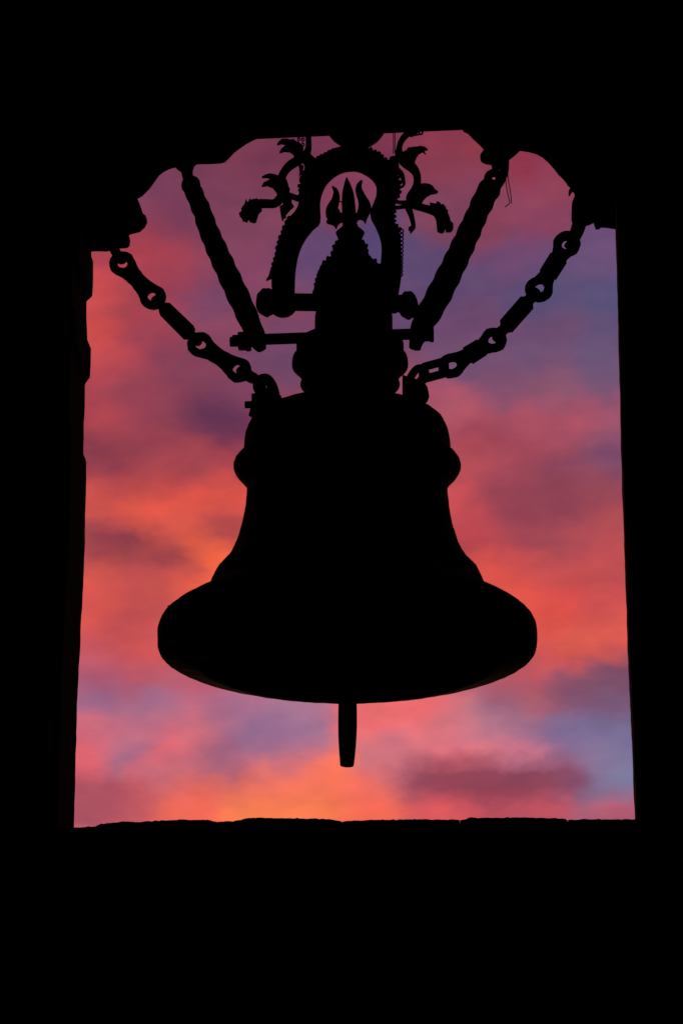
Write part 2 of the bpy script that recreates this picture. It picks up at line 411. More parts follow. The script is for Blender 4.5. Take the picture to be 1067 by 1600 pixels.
meshes = {}
z = base_z-.215; row = 0
while z > .9:
    h = .225; x = -4.2 + (row % 2)*.26
    while x < 4.15:
        w = .52
        key = row % 3
        if key not in meshes:
            meshes[key] = box_mesh('stone_block', -w/2+.006, w/2-.006, -.03-.004*key, .04, -h+.008, 0, bevel=.008, jit=.003)
        o = bpy.data.objects.new('stone_block', meshes[key]); meshes[key].materials.clear(); meshes[key].materials.append(M_STONE)
        col.objects.link(o); o.parent = pl; o.location = (x+w/2, .055+random.uniform(-.006,.004), z)
        x += w
    z -= h; row += 1

# ---- two posts
zt = T(533, 210, .2).z
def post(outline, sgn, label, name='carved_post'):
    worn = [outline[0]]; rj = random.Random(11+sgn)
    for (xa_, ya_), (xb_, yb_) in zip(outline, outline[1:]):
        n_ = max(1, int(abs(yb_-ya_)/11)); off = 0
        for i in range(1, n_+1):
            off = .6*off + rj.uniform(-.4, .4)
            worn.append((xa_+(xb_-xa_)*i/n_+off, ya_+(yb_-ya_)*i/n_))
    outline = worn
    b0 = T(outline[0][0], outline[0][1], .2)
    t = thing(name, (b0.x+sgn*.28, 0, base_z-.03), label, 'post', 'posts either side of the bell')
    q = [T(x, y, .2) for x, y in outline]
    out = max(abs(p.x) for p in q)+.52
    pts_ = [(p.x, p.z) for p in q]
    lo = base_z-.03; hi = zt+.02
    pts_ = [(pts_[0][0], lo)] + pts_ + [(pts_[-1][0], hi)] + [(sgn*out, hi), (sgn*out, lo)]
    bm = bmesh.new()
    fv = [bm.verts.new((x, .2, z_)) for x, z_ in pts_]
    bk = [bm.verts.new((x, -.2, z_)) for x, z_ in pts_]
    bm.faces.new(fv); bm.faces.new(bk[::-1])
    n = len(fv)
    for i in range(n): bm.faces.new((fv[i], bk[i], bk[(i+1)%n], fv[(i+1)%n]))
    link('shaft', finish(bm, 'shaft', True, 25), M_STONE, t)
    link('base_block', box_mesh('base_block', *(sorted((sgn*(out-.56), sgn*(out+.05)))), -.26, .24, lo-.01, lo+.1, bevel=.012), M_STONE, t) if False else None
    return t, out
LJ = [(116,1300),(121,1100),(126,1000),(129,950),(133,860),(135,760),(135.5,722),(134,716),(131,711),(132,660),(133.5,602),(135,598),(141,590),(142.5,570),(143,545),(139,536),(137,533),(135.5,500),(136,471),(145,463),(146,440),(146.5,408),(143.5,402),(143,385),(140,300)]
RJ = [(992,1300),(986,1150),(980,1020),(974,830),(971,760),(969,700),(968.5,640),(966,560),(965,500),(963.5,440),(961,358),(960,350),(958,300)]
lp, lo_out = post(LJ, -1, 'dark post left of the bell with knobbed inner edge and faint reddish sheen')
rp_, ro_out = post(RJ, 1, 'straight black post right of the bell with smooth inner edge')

# ---- brick walls beyond the posts and above the beam
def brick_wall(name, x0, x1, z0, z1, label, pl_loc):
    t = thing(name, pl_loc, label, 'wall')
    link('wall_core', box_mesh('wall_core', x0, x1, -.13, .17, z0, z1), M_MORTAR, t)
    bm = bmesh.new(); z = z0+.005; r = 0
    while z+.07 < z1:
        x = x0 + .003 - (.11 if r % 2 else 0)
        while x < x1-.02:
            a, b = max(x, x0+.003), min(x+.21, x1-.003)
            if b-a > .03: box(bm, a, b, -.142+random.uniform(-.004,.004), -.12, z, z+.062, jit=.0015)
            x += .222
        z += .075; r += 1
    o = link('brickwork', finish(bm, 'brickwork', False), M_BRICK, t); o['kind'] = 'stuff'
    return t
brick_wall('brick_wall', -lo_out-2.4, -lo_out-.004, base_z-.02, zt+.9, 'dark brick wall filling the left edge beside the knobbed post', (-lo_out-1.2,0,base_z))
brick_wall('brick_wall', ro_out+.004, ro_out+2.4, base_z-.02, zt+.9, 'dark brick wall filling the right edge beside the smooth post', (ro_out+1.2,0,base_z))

# ---- beam with scalloped boards
zl, zr = T(390,218,.2).z, T(725,203,.2).z
print('beam z', zl, zr, 'posts', lo_out, ro_out, 'base', base_z)
bt = thing('carved_beam', (0,0,zt), 'heavy black beam across the top with scalloped carved boards from which the bell hangs', 'beam')
bm = bmesh.new()
xa, xb = T(390,218,.2).x, T(725,203,.2).x
sl = (zr-zl)/(xb-xa)
def bz(x): return zl+sl*(x-xa)
X0, X1 = -lo_out+.01, ro_out-.01
v = [bm.verts.new(p) for p in ((X0,-.23,bz(X0)),(X1,-.23,bz(X1)),(X1,.2,bz(X1)),(X0,.2,bz(X0)),(X0,-.23,zt+.5),(X1,-.23,zt+.5),(X1,.2,zt+.5),(X0,.2,zt+.5))]
for f in ((0,1,2,3),(4,7,6,5),(0,4,5,1),(1,5,6,2),(2,6,7,3),(3,7,4,0)): bm.faces.new([v[i] for i in f])
link('beam', finish(bm, 'beam', False), M_WOOD, bt)
bt2 = brick_wall('brick_wall', -lo_out-.001, ro_out+.001, zt+.503, zt+2.2, 'dark brick wall rising out of the picture above the carved beam', (0,0,zt+.5))
LB = [(80,150),(80,395),(143,390),(150,389.5),(166,390),(184,385.5),(198,384.5),(202,381),(203,373),(202,368),(199.5,365.5),(204,363),(218,359.5),(226,352),(229.5,345),(229,340),(225,337),(220,322),(213.5,308),(222,303),(233,292),(241,281),(248,271),(256,265),(264,261),(273,258.5),
      (279,264),(287,268),(300,266),(303,257),(307,253.5),(330,253),(344,252.3),(351,250.3),(357,244.5),(366,235),(375,228.3),(384,222),(392,217.6),(402,213),(402,150)]
RB = [(1000,150),(1000,360),(960,355),(948,353),(938,352.5),(936,355),(930,355.5),(928,350),(926.5,345.5),(919,349),(911,351),(906,351),(897,353),(892,342),(892.5,330),(893,320),(896,312),(899,309),(897,303),(896,298),(893,297),(890,303),(887.5,303),(890,297),(891.5,291),(886,287),(884,283),
      (879,277),(871,269),(864,260),(856,251),(847,243),(838,238),(826,234.5),(812,232.5),(806,238),(800,243),(796,246),(788,250),(776,254),(765,254.5),(757,253),(751.5,250),(749.8,247),(751.5,242.5),(755,238),(755.5,231),(748,223),(738,214),(730,205.5),(724,203),(715,190),(715,150)]
link('scalloped_board', plate(LB, .15, .05, 'scalloped_board', .003), M_WOOD, bt)
link('scalloped_board', plate(RB, .15, .05, 'scalloped_board', .003), M_WOOD, bt)
# carved roll mouldings on the boards' faces (behind them the boards run up into the beam)
for o_ in ([(150,375,9),(190,355,9),(213,330,8),(205,300,7),(235,270,6),(270,244,6),(330,240,6),(372,215,6)],
           [(735,190,6),(760,222,6),(800,222,6),(840,226,6),(880,262,6),(905,300,7),(915,335,8),(950,342,7)]):
    link('roll_moulding', px_tube(o_, 'roll_moulding', .075, 8, 6), M_WOOD, bt)

# ================================================================== BELL
BX = 542.5
bell = thing('bronze_bell', T(543,1028), 'huge black bell with swollen lip, trident finial and clapper, hanging in the opening', 'bell')
body_px = [(0.5,607),(40,611),(66,614.5),(85,618),(100,622),(113,626),(124,631),(134,638),(143,647),(149,655),(153,663),(157,674),(159.5,688),(160.5,702),
           (166,706),(171,712),(175,719),(177,728),(176.5,737),(173,746),(168,753),(160,760),(156,764),
           (156.5,775),(158,790),(160.5,805),(163.5,820),(168,835),(173,849),(178.5,861),(184,869),(191,876),(197,882),(202,889),(207,899),(212.5,912),
           (219,916.5),(231,922),(246,930),(259,939),(271,948),(279,955),(286,964),(291,974),(294,984),(295,992),(295,1003),(294.5,1014),(292.5,1024),(288,1034),(281,1044),(271,1053),(254,1062),(231,1070.5),(205,1077),(163,1085.5),(130,1091),(90,1095.5),(50,1098),(0.5,1099)]
prof = [(.0, T(BX,607).z-.02)] + [p for p in unsilhouette(body_px, BX, 1032)]
zend = prof[-1][1]; rend = prof[-1][0]
print('mouth', rend, zend, 'top', prof[1])
prof = [(0.0, prof[1][1])] + prof[1:]
prof += [(rend-.03, zend-.004), (rend-.07, zend+.02), (rend-.11, zend+.12), (rend-.25, zend+.45), (.33, zend+.75), (.0, zend+.98)]
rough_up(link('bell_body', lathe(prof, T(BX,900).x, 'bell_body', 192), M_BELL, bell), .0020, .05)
for px, py, s in ((263.5,948,1),(789,931,-1)):
    link('casting_nib', px_tube([(px+3*s,py+3,2.2),(px,py-1,1.6),(px-1,py-1.5,.9)], 'casting_nib', 0, 8, 2), M_BELL, bell)
# clapper
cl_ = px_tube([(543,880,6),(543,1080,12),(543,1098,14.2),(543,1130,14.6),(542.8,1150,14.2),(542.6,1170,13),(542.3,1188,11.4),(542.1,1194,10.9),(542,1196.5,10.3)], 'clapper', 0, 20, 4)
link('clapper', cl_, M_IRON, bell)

# crown stack
crown_x = 547
def turned(name, cx, outline, seg=64, parent=None):
    q = unsilhouette(outline, cx)
    return link(name, lathe([(0,q[0][1])]+q+[(0,q[-1][1])], T(cx, 500).x, name, seg), M_BELL, parent or bell)
turned('crown_drum', 552.5, [(30,440),(60,442),(60.5,470),(59,488),(60.5,495),(60.5,530)])
turned('crown_shoulder', 546.8, [(50,512.5),(63,514),(72,518.5),(79,521),(83,524),(83.5,530),(83.5,548),(87,552),(89.5,559),(90.5,568),(90,578),(86,585),(79,589.5),(75.5,593),(77.5,598),(77.5,605),(74,611),(68,617),(66,640)], 96)
c = T(546.8,569)
bm = bmesh.new(); bmesh.ops.create_icosphere(bm, subdivisions=2, radius=1); boss = finish(bm, 'lotus_boss'); boss.materials.append(M_BELL)
for k in range(18):
    a = 2*math.pi*(k+.35)/18
    o = bpy.data.objects.new('lotus_boss', boss); col.objects.link(o); o.parent = bell
    o.location = c + Vector((.221*math.cos(a), .221*math.sin(a), 0)) - bell.location; o.rotation_euler.z = a; o.scale = (.022,.034,.032)
# spire with overlapping flame leaves
spr = [(12,352),(18,368),(17,373),(22,379),(25.5,384),(28,394),(31,403),(36,409),(42,414),(47,419),(50,426),(53,436),(55.5,446),(58,458),(60,472)]
q = px_profile(spr, 547)
sx = T(547,420).x
spire = link('spire', lathe([(0,q[0][1])]+q+[(0,q[-1][1])], sx, 'spire', 40), M_BELL, bell)
rnd = random.Random(3)
bm = bmesh.new(); bmesh.ops.create_icosphere(bm, subdivisions=1, radius=1); lf = finish(bm, 'flame_leaf'); lf.materials.append(M_BELL)
for j, (w, y, n_, s) in enumerate(((27,386,10,4.),(29,396,11,4.),(32,405,12,4.2),(42,415,14,4.6),(49,426,16,4.6),(53,437,17,4.6),(55.5,448,17,4.4),(58,459,18,4.))):
    w_, z_ = px_profile([(w, y)], 547)[0]
    for k in range(n_):
        a = 2*math.pi*(k+.5*(j%2)+rnd.uniform(-.12,.12))/n_
        sc_ = s*PXM*rnd.uniform(.8,1.2); r_ = w_-.005
        o = bpy.data.objects.new('flame_leaf', lf); col.objects.link(o); o.parent = spire
        o.location = Vector((sx+r_*math.cos(a), r_*math.sin(a), z_)); o.rotation_euler = (0, R(25), a); o.scale = (sc_*.8, sc_, sc_*1.3)
for pts_ in ([(584,412),(590,414),(596,413),(598,418),(592,421),(594,427),(586,428),(580,420)],):
    sub(link('leaf', plate(pts_, 0, .03, 'leaf', .003), M_BELL), spire)
# trident
def c3(x, y): return (440+x/4.85, 240+y/4.85)
tri = link('trident', px_tube([(547,352,11),(545,343,9),(543,332,10)], 'trident', 0, 14, 3), M_BELL, bell)
cb = [(493,183),(508,205),(522,235),(538,275),(550,320),(556,370),(560,420),(562,460),(556,520),(540,560),(470,560),(460,510),(460,460),(456,410),(456,360),(460,300),(470,250),(482,208)]
lb = [(380,252),(398,255),(415,265),(428,280),(438,305),(441,345),(432,385),(427,415),(440,432),(448,452),(466,460),(466,510),(440,525),(425,545),(410,568),(398,548),(375,535),(350,530),(338,518),(348,505),(338,480),(334,450),(340,412),(358,380),(378,350),(388,320),(393,290)]
rb = [(612,204),(606,235),(608,262),(622,295),(645,335),(668,370),(679,410),(676,435),(662,460),(650,485),(632,528),(622,512),(600,498),(580,502),(568,522),(556,510),(556,470),(570,450),(580,420),(582,380),(574,340),(562,305),(560,275),(566,245),(585,218)]
for b_ in (cb, lb, rb):
    sub(link('blade', plate([tuple(p[:2]) for p in smooth_path([c3(*p) for p in b_], 3, True)], 0, .03, 'blade', .008), M_BELL), tri)
sub(link('cross_wire', px_tube([(529,314.5,1.0),(536,316,1.0)], 'cross_wire', 0, 6, 2), M_IRON), tri)
sub(link('collar', lathe([(0,T(547,349).z)]+px_profile([(10,355),(17,359),(22.5,364),(19,372),(14,376)], 547)+[(0,T(547,376).z)], T(547,360).x, 'collar', 32), M_BELL), tri)

# pins through the crown
def pin(a, b, r, name, Y=0.):
    return px_tube([(a[0],a[1],r),((a[0]+b[0])/2,(a[1]+b[1])/2,r),(b[0],b[1],r)], name, Y, 20, 3)
up_pin = link('upper_pin', pin((420,471.5),(636,474.5), 14.6, 'upper_pin'), M_IRON, bell)
def knob(cx, cy, rx, rz, ry=None):
    bm = bmesh.new(); p = T(cx, cy)
    bmesh.ops.create_uvsphere(bm, u_segments=28, v_segments=18, radius=1, matrix=Matrix.Translation(p) @ Matrix.Diagonal((rx*PXM, (ry or rz)*PXM, rz*PXM*1.04, 1)))
    for v_ in bm.verts:
        d = v_.co-p; v_.co = p+d*(1+.03*math.sin(9*d.x/PXM/rx+5*d.z/PXM/rz))
    return finish(bm, 'knob')
sub(link('knob', knob(416.5,472.5,17.5,23), M_IRON), up_pin)
sub(link('knob', knob(637.5,477,16.5,22.6), M_IRON), up_pin)
low_pin = link('lower_pin', pin((364,532),(674,521), 9.2, 'lower_pin'), M_IRON, bell)
def disk(cx, cy, half, r, name, sides=6, Y=0., rot=.3):
    """nut or washer on a pin lying along x"""
    bm = bmesh.new(); p = T(cx, cy, Y)
    bmesh.ops.create_cone(bm, cap_ends=True, segments=sides, radius1=r*PXM, radius2=r*PXM, depth=2*half*PXM, matrix=Matrix.Translation(p) @ Matrix.Rotation(R(90),4,'Y') @ Matrix.Rotation(rot,4,'Z'))
    bmesh.ops.bevel(bm, geom=bm.edges[:], offset=.0025, segments=2, affect='EDGES')
    return finish(bm, name)
for a_ in ((365.5,534,6.3,8.6,'nut',8,.2),(382,533,10,16.2,'nut',6,.15),(388,533,4,17,'washer',16,0),(655,522,5,15.,'washer',16,0),(667,519,10.5,17.5,'nut',6,.4),(674,527.5,3.5,8,'nut',8,.2)):
    sub(link(a_[4], disk(a_[0],a_[1],a_[2],a_[3],a_[4],a_[5],0,a_[6]), M_IRON), low_pin)
# ears for the side chains
for pp in ([(398,650,10),(400,636,8.5),(398,626,7)], [(652,640,9),(652,624,8),(652,614,8)]):
    link('ear', px_tube(pp, 'ear', 0, 14, 3), M_BELL, bell)
link('ear_plate', plate([(394,619),(402,617),(440,621),(440,650),(394,650)], 0, .06, 'ear_plate', .004), M_IRON, bell)
link('ear_plate', plate([(629,591),(631,590),(636,592),(650,596),(662,600),(668,608),(670,616),(667,624),(660,631),(650,640),(629,630)], 0, .07, 'ear_plate', .006), M_IRON, bell)
link('ear_pin', px_tube([(383,632.5,6.3),(392,632.3,6.3),(410,632,6)], 'ear_pin', 0, 8, 2), M_IRON, bell)

# ================================================================== HOOP THE BELL HANGS FROM
hoop = thing('hanging_hoop', T(553,230), 'ornate iron hoop with beaded rim and two curling serpent branches holding the bell', 'hoop')
def cL(x, y): return (360+x/5.335, 190+y/5.335)
def cR(x, y): return (540+x/5.335, 190+y/5.335)
cL.k = cR.k = 5.335
outer = [(427,470),(425,452),(425,430),(427,415),(431,398),(436,378),(443,360),(451,344),(461,333),(467,320),(467.5,304),(470,288),(474,272),(481,261),(491,253),(501,246),(512,240),(524,234),(545,230),(566,231),(580,236),(592,243),(601,250),(609,258),(618,268),(623,283),(624,300),
         (619,311),(616,330),(617,349),(622,356),(625,368),(627,400),(626,434),(621,463),(618,480)]
inner = [(598,480),(597,462),(595,440),(595,414),(596.3,396),(595.3,381),(591.5,366),(585,351),(578.5,337),(584,319),(588,308),(588,293),(583,282),(572,272.5),(557,266),(540,266.5),(525,272.5),(511,285),(503,301),(499.8,317),(500,345.5),(489,357),(476,374),(467,394),(462.5,415),(460.8,434),(460.2,458),(460,470)]
band = plate([tuple(p[:2]) for p in smooth_path(outer, 3)] + [tuple(p[:2]) for p in smooth_path(inner, 3)], 0, .055, 'hoop_band', .01)
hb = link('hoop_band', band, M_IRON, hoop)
# feet wrapped round the pin
link('hoop_foot', px_tube([(427,474,13),(437,478,18.5),(446,478,19),(455,474,15)], 'hoop_foot', 0, 18, 3), M_IRON, hoop)
link('hoop_foot', px_tube([(600,474,16),(612,474,17),(622,476,15)], 'hoop_foot', 0, 18, 3), M_IRON, hoop)
# beads round the rim
rnd = random.Random(5)
bm = bmesh.new(); bmesh.ops.create_icosphere(bm, subdivisions=2, radius=1); bead = finish(bm, 'rim_bead'); bead.materials.append(M_IRON)
def bead_line(path, step, r, Y=0.):
    s = smooth_path(path, 16); L = 0; nxt = 0
    for a, b in zip(s, s[1:]):
        L += math.hypot(b[0]-a[0], b[1]-a[1])
        if L >= nxt:
            rr = r*rnd.uniform(.85,1.15)*PXM
            o = bpy.data.objects.new('rim_bead', bead); col.objects.link(o); o.parent = hoop; o.scale = (rr,rr*1.3,rr)
            o.location = T(b[0]+rnd.uniform(-.3,.3), b[1]+rnd.uniform(-.3,.3), Y)-hoop.location
            nxt = L+step*rnd.uniform(.92,1.08)
for pth, st_, r_ in (([(486,256),(492,250.5),(503,243.5),(514,238),(526,233.5)],6.2,3.7), ([(572,229.5),(583,235),(594,241.5),(604,250),(610,257)],6.5,3.6),
                     ([(453,341),(445,355),(440,369),(435.5,383),(433,396),(429.5,408),(427,420),(425.5,432)],8.,4.8),
                     ([(468.5,306),(468,292),(471,281),(474,270),(480,261)],7,3.4), ([(622,277),(625,288),(624.5,299),(620,310)],7,3.6), ([(617,330),(617,345),(622,356)],7,3.)):
    bead_line(pth, st_, r_)
# loops of wire beading hanging on the right flank, flame on the left
def ring_mesh(cx, cy, r, t, name, Y=0., tilt=0.):
    bm = bmesh.new(); n, m_ = 14, 6
    c = T(cx, cy, Y); vs_ = []
    for i in range(n):
        a = 2*math.pi*i/n; rr = []
        for j in range(m_):
            b = 2*math.pi*j/m_
            rad = (r+t*math.cos(b))*PXM
            rr.append(bm.verts.new(c+Vector((rad*math.cos(a)*math.cos(tilt), t*PXM*math.sin(b)+rad*math.cos(a)*math.sin(tilt), rad*math.sin(a)*1.1))))
        vs_.append(rr)
    for i in range(n):
        for j in range(m_): bm.faces.new((vs_[i][j], vs_[(i+1)%n][j], vs_[(i+1)%n][(j+1)%m_], vs_[i][(j+1)%m_]))
    return finish(bm, name)
yy = 361
while yy < 432:
    t_ = (yy-361)/71
    link('rim_ring', ring_mesh(627.6-.4*t_*4, yy, 2.7, 1.15, 'rim_ring'), M_IRON, hoop); yy += 6.2
link('rim_hook', px_tube([(622,360,2.5),(624,357,2.8),(627,358,2.2)], 'rim_hook', 0, 8, 3), M_IRON, hoop)
link('flame_tip', plate([cL(*p) for p in ((345,1225),(330,1250),(322,1285),(298,1325),(335,1310),(368,1300),(380,1260),(375,1235))], 0, .02, 'flame_tip', .002, holes=[[cL(*p) for p in ((335,1280),(345,1268),(357,1275),(352,1290),(338,1297))]]), M_IRON, hoop)
# hanger cap under the beam
hc = px_profile([(46,196),(44,206),(38,214),(28,222),(18,228),(16,236)], 556)
link('hanger_cap', lathe([(0,hc[0][1])]+hc+[(0,hc[-1][1])], T(556,215).x, 'hanger_cap', 40), M_IRON, hoop)
link('hanger_bolt', px_tube([(556,150,14),(556,236,14)], 'hanger_bolt', 0, 14, 3), M_IRON, hoop)
# knots where branches meet the hoop
def blob_plate(name, pts_, cv, parent, depth=.03, b=.006, subp=False, n=3):
    o = link(name, plate([tuple(p[:2]) for p in smooth_path([cv(*p) for p in pts_], n, True)] if n else [cv(*p) for p in pts_], 0, depth, name, b), M_IRON)
    return sub(o, parent)
def branch(paths, cv):
    o = link('serpent_branch', px_tube(paths[0], 'serpent_branch', 0, 12, 5, cv=cv), M_IRON, hoop)
    for p in paths[1:]:
        sub(link('branch_limb', px_tube(p, 'branch_limb', 0, 10, 5, cv=cv), M_IRON), o)
    return o
L_ = branch([[(648,60,25),(650,130,26),(652,200,27),(640,255,34),(600,300,46),(545,335,44),(490,372,42),(450,420,38),(428,470,40),(436,530,50),(438,590,50),(420,635,44),(370,682,40),(300,684,41),(235,688,43),(190,720,46),(165,760,50),(155,790,40)],
             [(430,600,40),(500,620,28),(590,650,30)], [(640,280,30),(690,340,40),(720,400,60)], [(590,370,24),(590,400,18),(584,440,10)], [(610,340,40),(650,330,50)]], cL)
blob_plate('leaf', [(610,215),(578,180),(550,168),(530,152),(500,155),(470,148),(430,150),(405,170),(390,193),(430,184),(472,196),(450,212),(425,232),(410,260),(450,248),(495,252),(522,272),(535,300),(600,300)], cL, L_, .022, .003, n=0)
blob_plate('leaf', [(400,455),(370,443),(330,437),(290,448),(263,466),(305,466),(345,480),(315,495),(280,512),(262,542),(305,533),(350,550),(380,585),(400,635),(450,640),(440,500)], cL, L_, .022, .003, n=0)
blob_plate('serpent_head', [(230,655),(172,668),(166,652),(152,688),(145,680),(134,658),(124,700),(108,720),(94,742),(97,762),(75,778),(93,795),(98,815),(118,820),(138,828),(146,805),(160,822),(190,832),(211,828),(222,790),(236,752),(262,728)], cL, L_, .05, .004, n=0)
blob_plate('claw', [(440,640),(440,695),(412,712),(418,765),(424,800),(432,832),(446,806),(466,796),(462,778),(495,738),(530,706),(512,682),(510,640)], cL, L_, .02, .002, n=0)
blob_plate('curl', [(480,560),(488,545),(496,560),(492,585),(470,590),(455,540),(470,515),(478,535)], cL, L_, .015, .001, n=0)
R_ = branch([[(640,40,14),(590,78,22),(540,90,28),(495,120,30),(462,165,28),(446,220,27),(450,280,42),(500,335,55),(555,385,46),(590,440,36),(596,505,34),(580,570,42),(552,630,52),(560,680,48),(630,715,36),(700,735,38),(765,760,46),(800,810,54),(820,860,55)],
             [(380,640,24),(440,672,18),(520,672,20)], [(380,720,22),(440,716,18),(520,700,24)], [(520,715,32),(545,780,26),(560,840,22),(562,865,20),(545,895,16)],
             [(430,410,32),(465,440,24),(480,490,18),(485,520,14),(470,548,10)], [(400,300,38),(400,380,50),(380,450,50)]], cR)
blob_plate('leaf', [(440,268),(478,258),(510,238),(518,222),(560,218),(575,212),(590,216),(620,208),(660,215),(684,234),(650,240),(668,275),(640,252),(612,264),(590,295),(565,360),(500,360)], cR, R_, .022, .003, n=0)
blob_plate('leaf', [(590,530),(625,522),(660,519),(700,525),(728,542),(745,568),(770,586),(750,598),(710,604),(672,625),(645,655),(625,692),(560,690)], cR, R_, .022, .003, n=0)
blob_plate('serpent_head', [(700,690),(770,702),(755,680),(785,688),(800,708),(812,700),(835,725),(840,745),(852,752),(855,780),(868,810),(878,850),(896,860),(890,890),(870,908),(832,908),(824,880),(820,908),(795,918),(760,905),(756,850),(748,800),(730,770)], cR, R_, .05, .004, n=0)
blob_plate('claw_foot', [(548,860),(572,850),(583,870),(578,888),(555,915),(540,932),(534,920),(540,908),(522,905),(532,893),(522,885),(540,880)], cR, R_, .02, .002, n=0)
for c_ in ((575,100),(625,92),(548,108),(600,96)):
    p = cR(*c_); sub(link('bead', ring_mesh(p[0], p[1], 3., 1.6, 'bead'), M_IRON), R_)
# fine hanging chainlets on both branches
def chainlet(x, y0, y1, parent, cv, r=1.9):
    x, ya = cv(x, y0); _, yb = cv(0, y1); i = 0
    while ya < yb:
        sub(link('chainlet_ring', ring_mesh(x+(.4 if i%2 else -.4), ya, r, 1.05, 'chainlet_ring', 0, 0 if i%2 else R(65)), M_IRON), parent)
        ya += r*1.75; i += 1
chainlet(584, 430, 500, L_, cL); chainlet(570, 125, 170, L_, cL, 2.2); chainlet(603, 130, 225, L_, cL, 2.2)

# ================================================================== LINK CHAINS
def eye_link_mesh(L, Rr, hole, waist, depth, name, block=None):
    """eye bar in metres along x from 0 to L (eye centres), face normal y"""
    o = []
    a0 = math.acos(min(1, (waist/2)/Rr))
    def arc(cx, s, e, n=20): return [(cx+Rr*math.cos(s+(e-s)*i/n), Rr*math.sin(s+(e-s)*i/n)) for i in range(n+1)]
    th = math.asin(min(.95, waist/2/Rr*1.1))+R(16)
    a = arc(0, th, 2*math.pi-th)
    b = arc(L, -math.pi+th, math.pi-th)
    def neck(p, q, s):
        m = []
        for i in range(1, 8):
            t = i/8; x = p[0]+(q[0]-p[0])*t; k = math.sin(math.pi*t)**.8
            y = (p[1]*(1-t)+q[1]*t); y = y*(1-k)+s*waist/2*k
            m.append((x, y))
        return m
    loop = a + neck(a[-1], b[0], -1) + b + neck(b[-1], a[0], 1)
    cu = bpy.data.curves.new(name, 'CURVE'); cu.dimensions = '2D'; cu.fill_mode = 'BOTH'
    holes = [[(cx+sg*hole*.12+hole*math.cos(t)*(1.1), hole*.95*math.sin(t)) for t in np.linspace(0, 2*math.pi, 19)[:-1]] for cx, sg in ((0,1),(L,-1))]
    for lp_ in [loop]+holes:
        sp = cu.splines.new('POLY'); sp.points.add(len(lp_)-1)
        for s_, v_ in zip(sp.points, lp_): s_.co = (v_[0], v_[1], 0, 1)
        sp.use_cyclic_u = True
    bev = depth*.38
    cu.extrude = depth/2-bev; cu.bevel_depth = bev; cu.bevel_resolution = 3; cu.offset = -bev*.9
    ob = bpy.data.objects.new('tmp', cu); col.objects.link(ob)
    me = bpy.data.meshes.new_from_object(ob); bpy.data.objects.remove(ob); bpy.data.curves.remove(cu)
    me.transform(Matrix(((1,0,0,0),(0,0,-1,0),(0,1,0,0),(0,0,0,1))))
    if block:
        bm = bmesh.new(); bm.from_mesh(me)
        n0 = len(bm.edges)
        bb = bmesh.new(); box(bb, L*block[0], L*block[1], -block[2]/2, block[2]/2, -block[3]/2, block[3]/2, jit=.002)
        bmesh.ops.bevel(bb, geom=bb.edges[:], offset=.009, segments=3, affect='EDGES')
        tm = bpy.data.meshes.new('t'); bb.to_mesh(tm); bb.free(); bm.from_mesh(tm); bpy.data.meshes.remove(tm)
        bm.to_mesh(me); bm.free()
    me.name = name
    me.polygons.foreach_set('use_smooth', [True]*len(me.polygons))
    me.set_sharp_from_angle(angle=R(50))
    return me
def put_link(chain, p, q, Rr=21, hole=8.5, waist=24, depth=15, roll=0., block=None, Y=0., name='link'):
    a, b = T(*p, Y), T(*q, Y); L = (b-a).length
    blk = None if block is None else (block[0], block[1], block[2]*PXM, block[3]*PXM)
    me = eye_link_mesh(L, Rr*PXM, hole*PXM, waist*PXM, depth*PXM, name, blk)
    x = (b-a).normalized(); y = Vector((0,1,0)); z = x.cross(y).normalized(); y = z.cross(x)
    m4 = Matrix((x, y, z)).transposed().to_4x4() @ Matrix.Rotation(roll, 4, 'X')
    me.transform(Matrix.Translation(a) @ m4)
    return rough_up(link(name, me, M_IRON, chain), .0035, .022)
lc = thing('link_chain', T(185,385), 'slack eye-bar chain curving from the left scalloped board down to the bell shoulder', 'chain', 'link chains steadying the bell')
link('top_hook', px_tube([(170,360,8),(176,382,8.5),(183,397,8),(190,407,7.2),(196,404,5)], 'top_hook', 0, 12, 4, 1), M_IRON, lc)
put_link(lc, (191.5,412), (239.5,464.5), 21, 8.3, 26, 14)
put_link(lc, (249,474), (304,528), 14.5, 5.5, 19, 13, R(90), block=(.12,.9,24,24))
put_link(lc, (313,538.5), (373,578), 20.5, 9.0, 26, 14)
put_link(lc, (381,582), (405,597), 12, 4.5, 15, 14, R(82), block=(.2,.8,17,17))
# shackle: bent bar from the eye down to the ear
link('shackle', px_tube([(410,612,9),(404,606,9),(404,598,8.5),(409,592.5,8.5),(417,592.5,8.5),(424,601,8.5),(428,613,9),(429,626,9.5)], 'shackle', 0, 14, 5), M_IRON, lc)
link('shackle_web', px_tube([(404,600,7),(409,609,9),(413,622,11)], 'shackle_web', 0, 12, 3), M_IRON, lc)
rc = thing('link_chain', T(905,340), 'slack eye-bar chain curving from the right scalloped board down to the bell shoulder', 'chain', 'link chains steadying the bell')
link('top_hook', px_tube([(908,335,11),(903,355,11.5),(897,370,10.5),(890,382,8.5),(885,380,7)], 'top_hook', 0, 12, 4), M_IRON, rc)
put_link(rc, (885,381.5), (841.5,452), 22, 8.8, 21, 15, 0, block=(.27,.72,18,30))
put_link(rc, (831,463), (781,521), 15, 5.5, 21, 14, R(90), block=(.12,.86,25,24))
put_link(rc, (771,531), (705,571.5), 20.5, 8.0, 22, 15, 0, block=(.24,.66,18,29))
lk = []
for i in range(29):
    a_ = 2*math.pi*i/26; ca, sa = math.cos(a_), math.sin(a_)
    u = 13.5*max(-1, min(1, ca*1.6)) + 4.5*ca; w_ = 9.5*max(-1, min(1, sa*1.25))
    lk.append((677.5+u*.965, 578.5-u*.26+w_, 6.9, .012*sa))
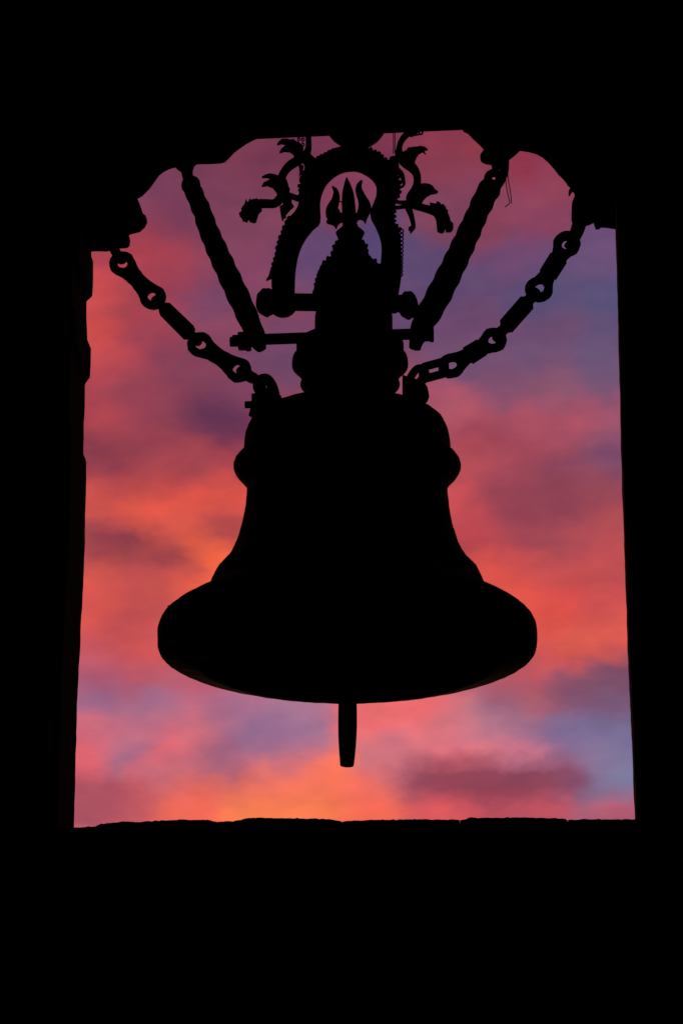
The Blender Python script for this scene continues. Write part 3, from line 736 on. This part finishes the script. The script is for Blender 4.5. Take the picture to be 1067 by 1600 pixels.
link('link', px_tube(lk, 'link', 0, 10, 2), M_IRON, rc)
link('shackle', px_tube([(637,606,8),(639,596,7),(644,585,6.5),(652,576,6.5),(661,577,7),(664,586,7.5),(659,594,8),(652,604,9)], 'shackle', 0, 14, 5), M_IRON, rc)

# ================================================================== DIAGONAL TWISTED STAYS
def twist(ph, L): return 1+.046*math.cos(2*(ph-L*(40+3*math.sin(L*5)))) + .022*mnoise.noise(Vector((L*26, math.cos(ph), math.sin(ph)))*1.4)
def stay(spec, label, eye, extra):
    spec = [(q[0], q[1], q[2]*1.12) for q in spec]
    t = thing('twisted_stay', T(*spec[0][:2]), label, 'iron stay', 'twisted stays either side of the hoop')
    s = smooth_path([(*q, 0.) for q in spec], 10)
    link('twisted_bar', tube([T(q[0], q[1], 0) for q in s], [q[2]*PXM for q in s], 'twisted_bar', 20, 1., twist), M_IRON, t)
    for nm, e in extra: link(nm, e, M_IRON, t)
    return t
def ring2(cx, cy, r, t, name, Y=0., tilt=0.):
    return ring_mesh(cx, cy, r, t, name, Y, tilt)
stay([(299,290,12),(303,300,13.2),(309,314,13.5),(317,333,13.8),(325,357,14.5),(340,392,15.5),(356,427,16),(374,466,16.2),(388,497,15.5),(399,524,14),(405,538,11),(409,546,7.5)],
     'twisted iron stay slanting down rightward to the pin beside the left knob', None,
     [('eye', ring2(298.5,289,9.5,6.8,'eye')), ('eye_web', px_tube([(301,290,10),(303,302,12)], 'eye_web', 0, 12, 3)), ('hook', px_tube([(288,255,12),(292,266,10),(294,280,8.5),(296,292,6)], 'hook', 0, 12, 4))])
stay([(769,287,15),(764,296,16.5),(757,309,16.5),(745,335,16),(731,366,17),(716,399,17.5),(698,436,18.2),(684,464,18.3),(670,489,17.8),(659,508,16),(654,522,13),(650,535,10.5),(648,544,9)],
     'thicker twisted iron stay slanting down leftward to the pin beside the right knob', None,
     [('eye', ring2(771,279,9.5,7,'eye')), ('eye_web', px_tube([(768,284,11),(765,296,14)], 'eye_web', 0, 12, 3)), ('hook', px_tube([(788,236,9),(788,252,7.5),(787,268,7.5),(781,282,8.5),(772,296,8)], 'hook', 0, 12, 4)), ('hook', px_tube([(775,238,9),(774,252,8),(775,264,7)], 'hook', 0, 12, 4))])

# ================================================================== LOOSE WIRES
w = thing('loose_wire', T(792,262), 'thin crooked wire dangling beside the top of the right stay', 'wire')
link('wire_strand', px_tube([(791,262,.85),(790,285,.85),(794,308,.85),(796,316,.85),(793,320,.85),(788.5,323.5,.85)], 'wire_strand', -.01, 6, 6), M_IRON, w)
link('wire_strand', px_tube([(793,262,.85),(793.5,280,.85),(797,300,.85),(798.5,315,.85),(798.5,318,.85)], 'wire_strand', .0, 6, 6), M_IRON, w)
w = thing('loose_wire', T(616,205), 'pair of thin straight wires hanging from the beam onto the right serpent branch', 'wire')
link('wire_strand', px_tube([(613.8,190,.85),(614.6,215,.85),(614.4,240,.85)], 'wire_strand', -.01, 6, 4), M_IRON, w)
link('wire_strand', px_tube([(616.8,190,.85),(617,215,.85),(616.8,240,.85)], 'wire_strand', .01, 6, 4), M_IRON, w)
